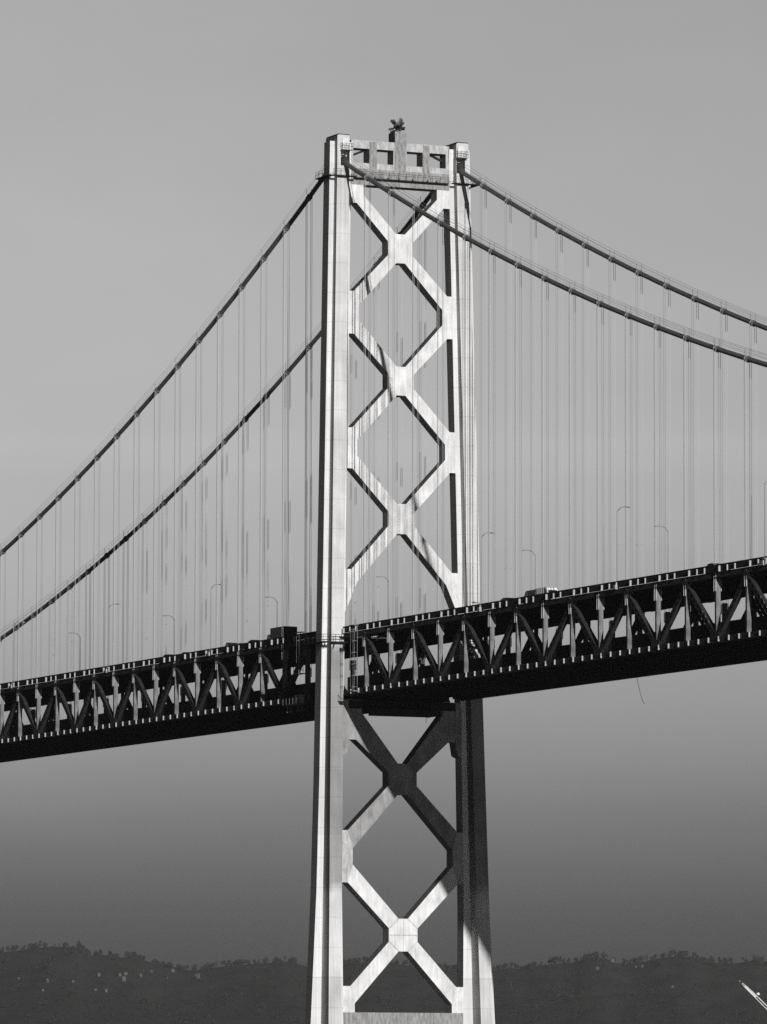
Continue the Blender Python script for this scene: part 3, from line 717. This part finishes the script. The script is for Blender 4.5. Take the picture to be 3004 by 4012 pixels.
for i in range(NA):
    a = YAW-.20+.40*i/(NA-1)
    for j in range(NR_):
        r = 6400+6000*j/(NR_-1); vs.append((CAM.x-r*math.cos(a), CAM.y+r*math.sin(a), hill_h(a, r)))
hb.add(vs, [(i*NR_+j, (i+1)*NR_+j, (i+1)*NR_+j+1, i*NR_+j+1) for i in range(NA-1) for j in range(NR_-1)])
structure(hb.build('hills', M['hill'], smooth=True))
tr = MB(); rnd = random.Random(11)
def far_tree(x, y, z, h, w):
    for _ in range(34):
        t = rnd.random(); rr = w*(1-.75*abs(t-.35)**1.2)*math.sqrt(rnd.random()); an_ = rnd.random()*6.283
        c = Vector((x+rr*math.cos(an_), y+rr*math.sin(an_), z+h*(.12+.88*t))); s_ = w*rnd.uniform(.3, .5)
        u = Vector((rnd.gauss(0, 1), rnd.gauss(0, 1), rnd.gauss(0, 1))).normalized(); v = u.orthogonal().normalized(); q = u.cross(v)
        tr.add([c-v*s_-q*s_*.6, c+v*s_-q*s_*.6, c+q*s_], [(0, 1, 2)])
    tr.add([(x-.3, y, z-2), (x+.3, y, z-2), (x, y, z+h*.7)], [(0, 1, 2)])
for i in range(1500):
    a = YAW+rnd.uniform(-.085, .085)
    r = RR+rnd.gauss(0, 60) if i < 650 else rnd.uniform(7600, 9950)
    cl = .5+.5*noise.noise(Vector((a*260, r*.003, 1)))
    h = (3+10*cl*rnd.uniform(.5, 1.1)); far_tree(CAM.x-r*math.cos(a), CAM.y+r*math.sin(a), hill_h(a, r)-.5, h, h*rnd.uniform(.3, .55))
to = tr.build('hillside_trees', M['leaf']); to['kind'] = 'stuff'; to['label'] = 'dark hazy trees covering the far hills'; 
HS = [(93/1.274, 3500+432/1.274), (235/1.274, 3500+440/1.274), (215/1.274, 3500+490/1.274), (365/1.274, 3849), (475/1.274, 3885), (530/1.274, 3885), (495/1.274, 3823), (600/1.274, 3823), (624/1.274, 3824),
      (617/1.274, 3841), (700/1.274, 3825), (755/1.274, 3810), (860/1.274, 3811), (830/1.274, 3832), (985/1.274, 3830), (1800+825/1.375, 3769), (1800+740/1.375, 3797), (1800+985/1.375, 3788), (1800+950/1.375, 3796), (1800+1145/1.375, 3871)]
hp = None
for i, (px, py) in enumerate(HS):
    d = ray(px, py); a = math.atan2(d.y, -d.x); hd = math.hypot(d.x, d.y); r = None
    for k in range(700):
        rr = 6600+5*k
        if CAM.z+d.z/hd*rr <= hill_h(a, rr): r = rr; break
    if r is None: r = 9900
    side = 'left' if px < 1300 else 'right'
    idx = i if side == 'left' else i-15
    label = 'tiny pale house on the far hillside, listed %s from the outer edge on the %s' % (ORD[idx], side)
    if hp is None:
        hp = thing('hillside_house', label, 'house', (0, 0, 0), 'pale houses on the far hillside')
        MB().box(-4.5, 4.5, -4, 4, -6, 4.5).build('wall', M['house'], hp)
        MB().prism([(-4.4, 4.503), (4.4, 4.503), (0, 6.6)], -4.9, 4.9).build('roof', M['roof'], hp); o = hp
    else: o = copy_tree(hp)
    o['label'] = label
    big = (9, 8, 12, 14, 15)
    s_ = .7 if i in big else rnd.uniform(.35, .5)
    o.location = (CAM.x-r*math.cos(a), CAM.y+r*math.sin(a), hill_h(a, r)+3.0*s_); o.rotation_euler = (0, 0, rnd.uniform(-.5, .5)); o.scale = (s_, s_, s_)

# ------------------------------------------------------------------ haze over the bay
hz = MB(); a0 = YAW
c_, s_ = math.cos(a0), math.sin(a0); fw = Vector((-c_, s_, 0)); rt = Vector((s_, c_, 0))
cs = [CAM+fw*f-Vector((0, 0, CAM.z))+rt*g for f, g in ((-400, -3200), (-400, 3200), (12800, 3200), (12800, -3200))]
hz.add([(p.x, p.y, -10) for p in cs]+[(p.x, p.y, 320) for p in cs], [(0, 1, 2, 3), (4, 7, 6, 5), (0, 4, 5, 1), (1, 5, 6, 2), (2, 6, 7, 3), (3, 7, 4, 0)])
hm = bpy.data.materials.new('haze_air'); hm.use_nodes = True; t = hm.node_tree; t.nodes.clear()
o = N(t, 'ShaderNodeOutputMaterial'); pv = N(t, 'ShaderNodeVolumePrincipled'); pv.inputs['Density'].default_value = 2.4e-5
pv.inputs['Color'].default_value = (.85, .85, .85, 1); pv.inputs['Anisotropy'].default_value = .3
t.links.new(pv.outputs[0], o.inputs['Volume'])
ho = hz.build('haze', hm)
import bmesh
b_ = bmesh.new(); b_.from_mesh(ho.data); bmesh.ops.recalc_face_normals(b_, faces=b_.faces); b_.to_mesh(ho.data); b_.free()
ho['kind'] = 'stuff'; ho['label'] = 'pale haze in the air over the bay'
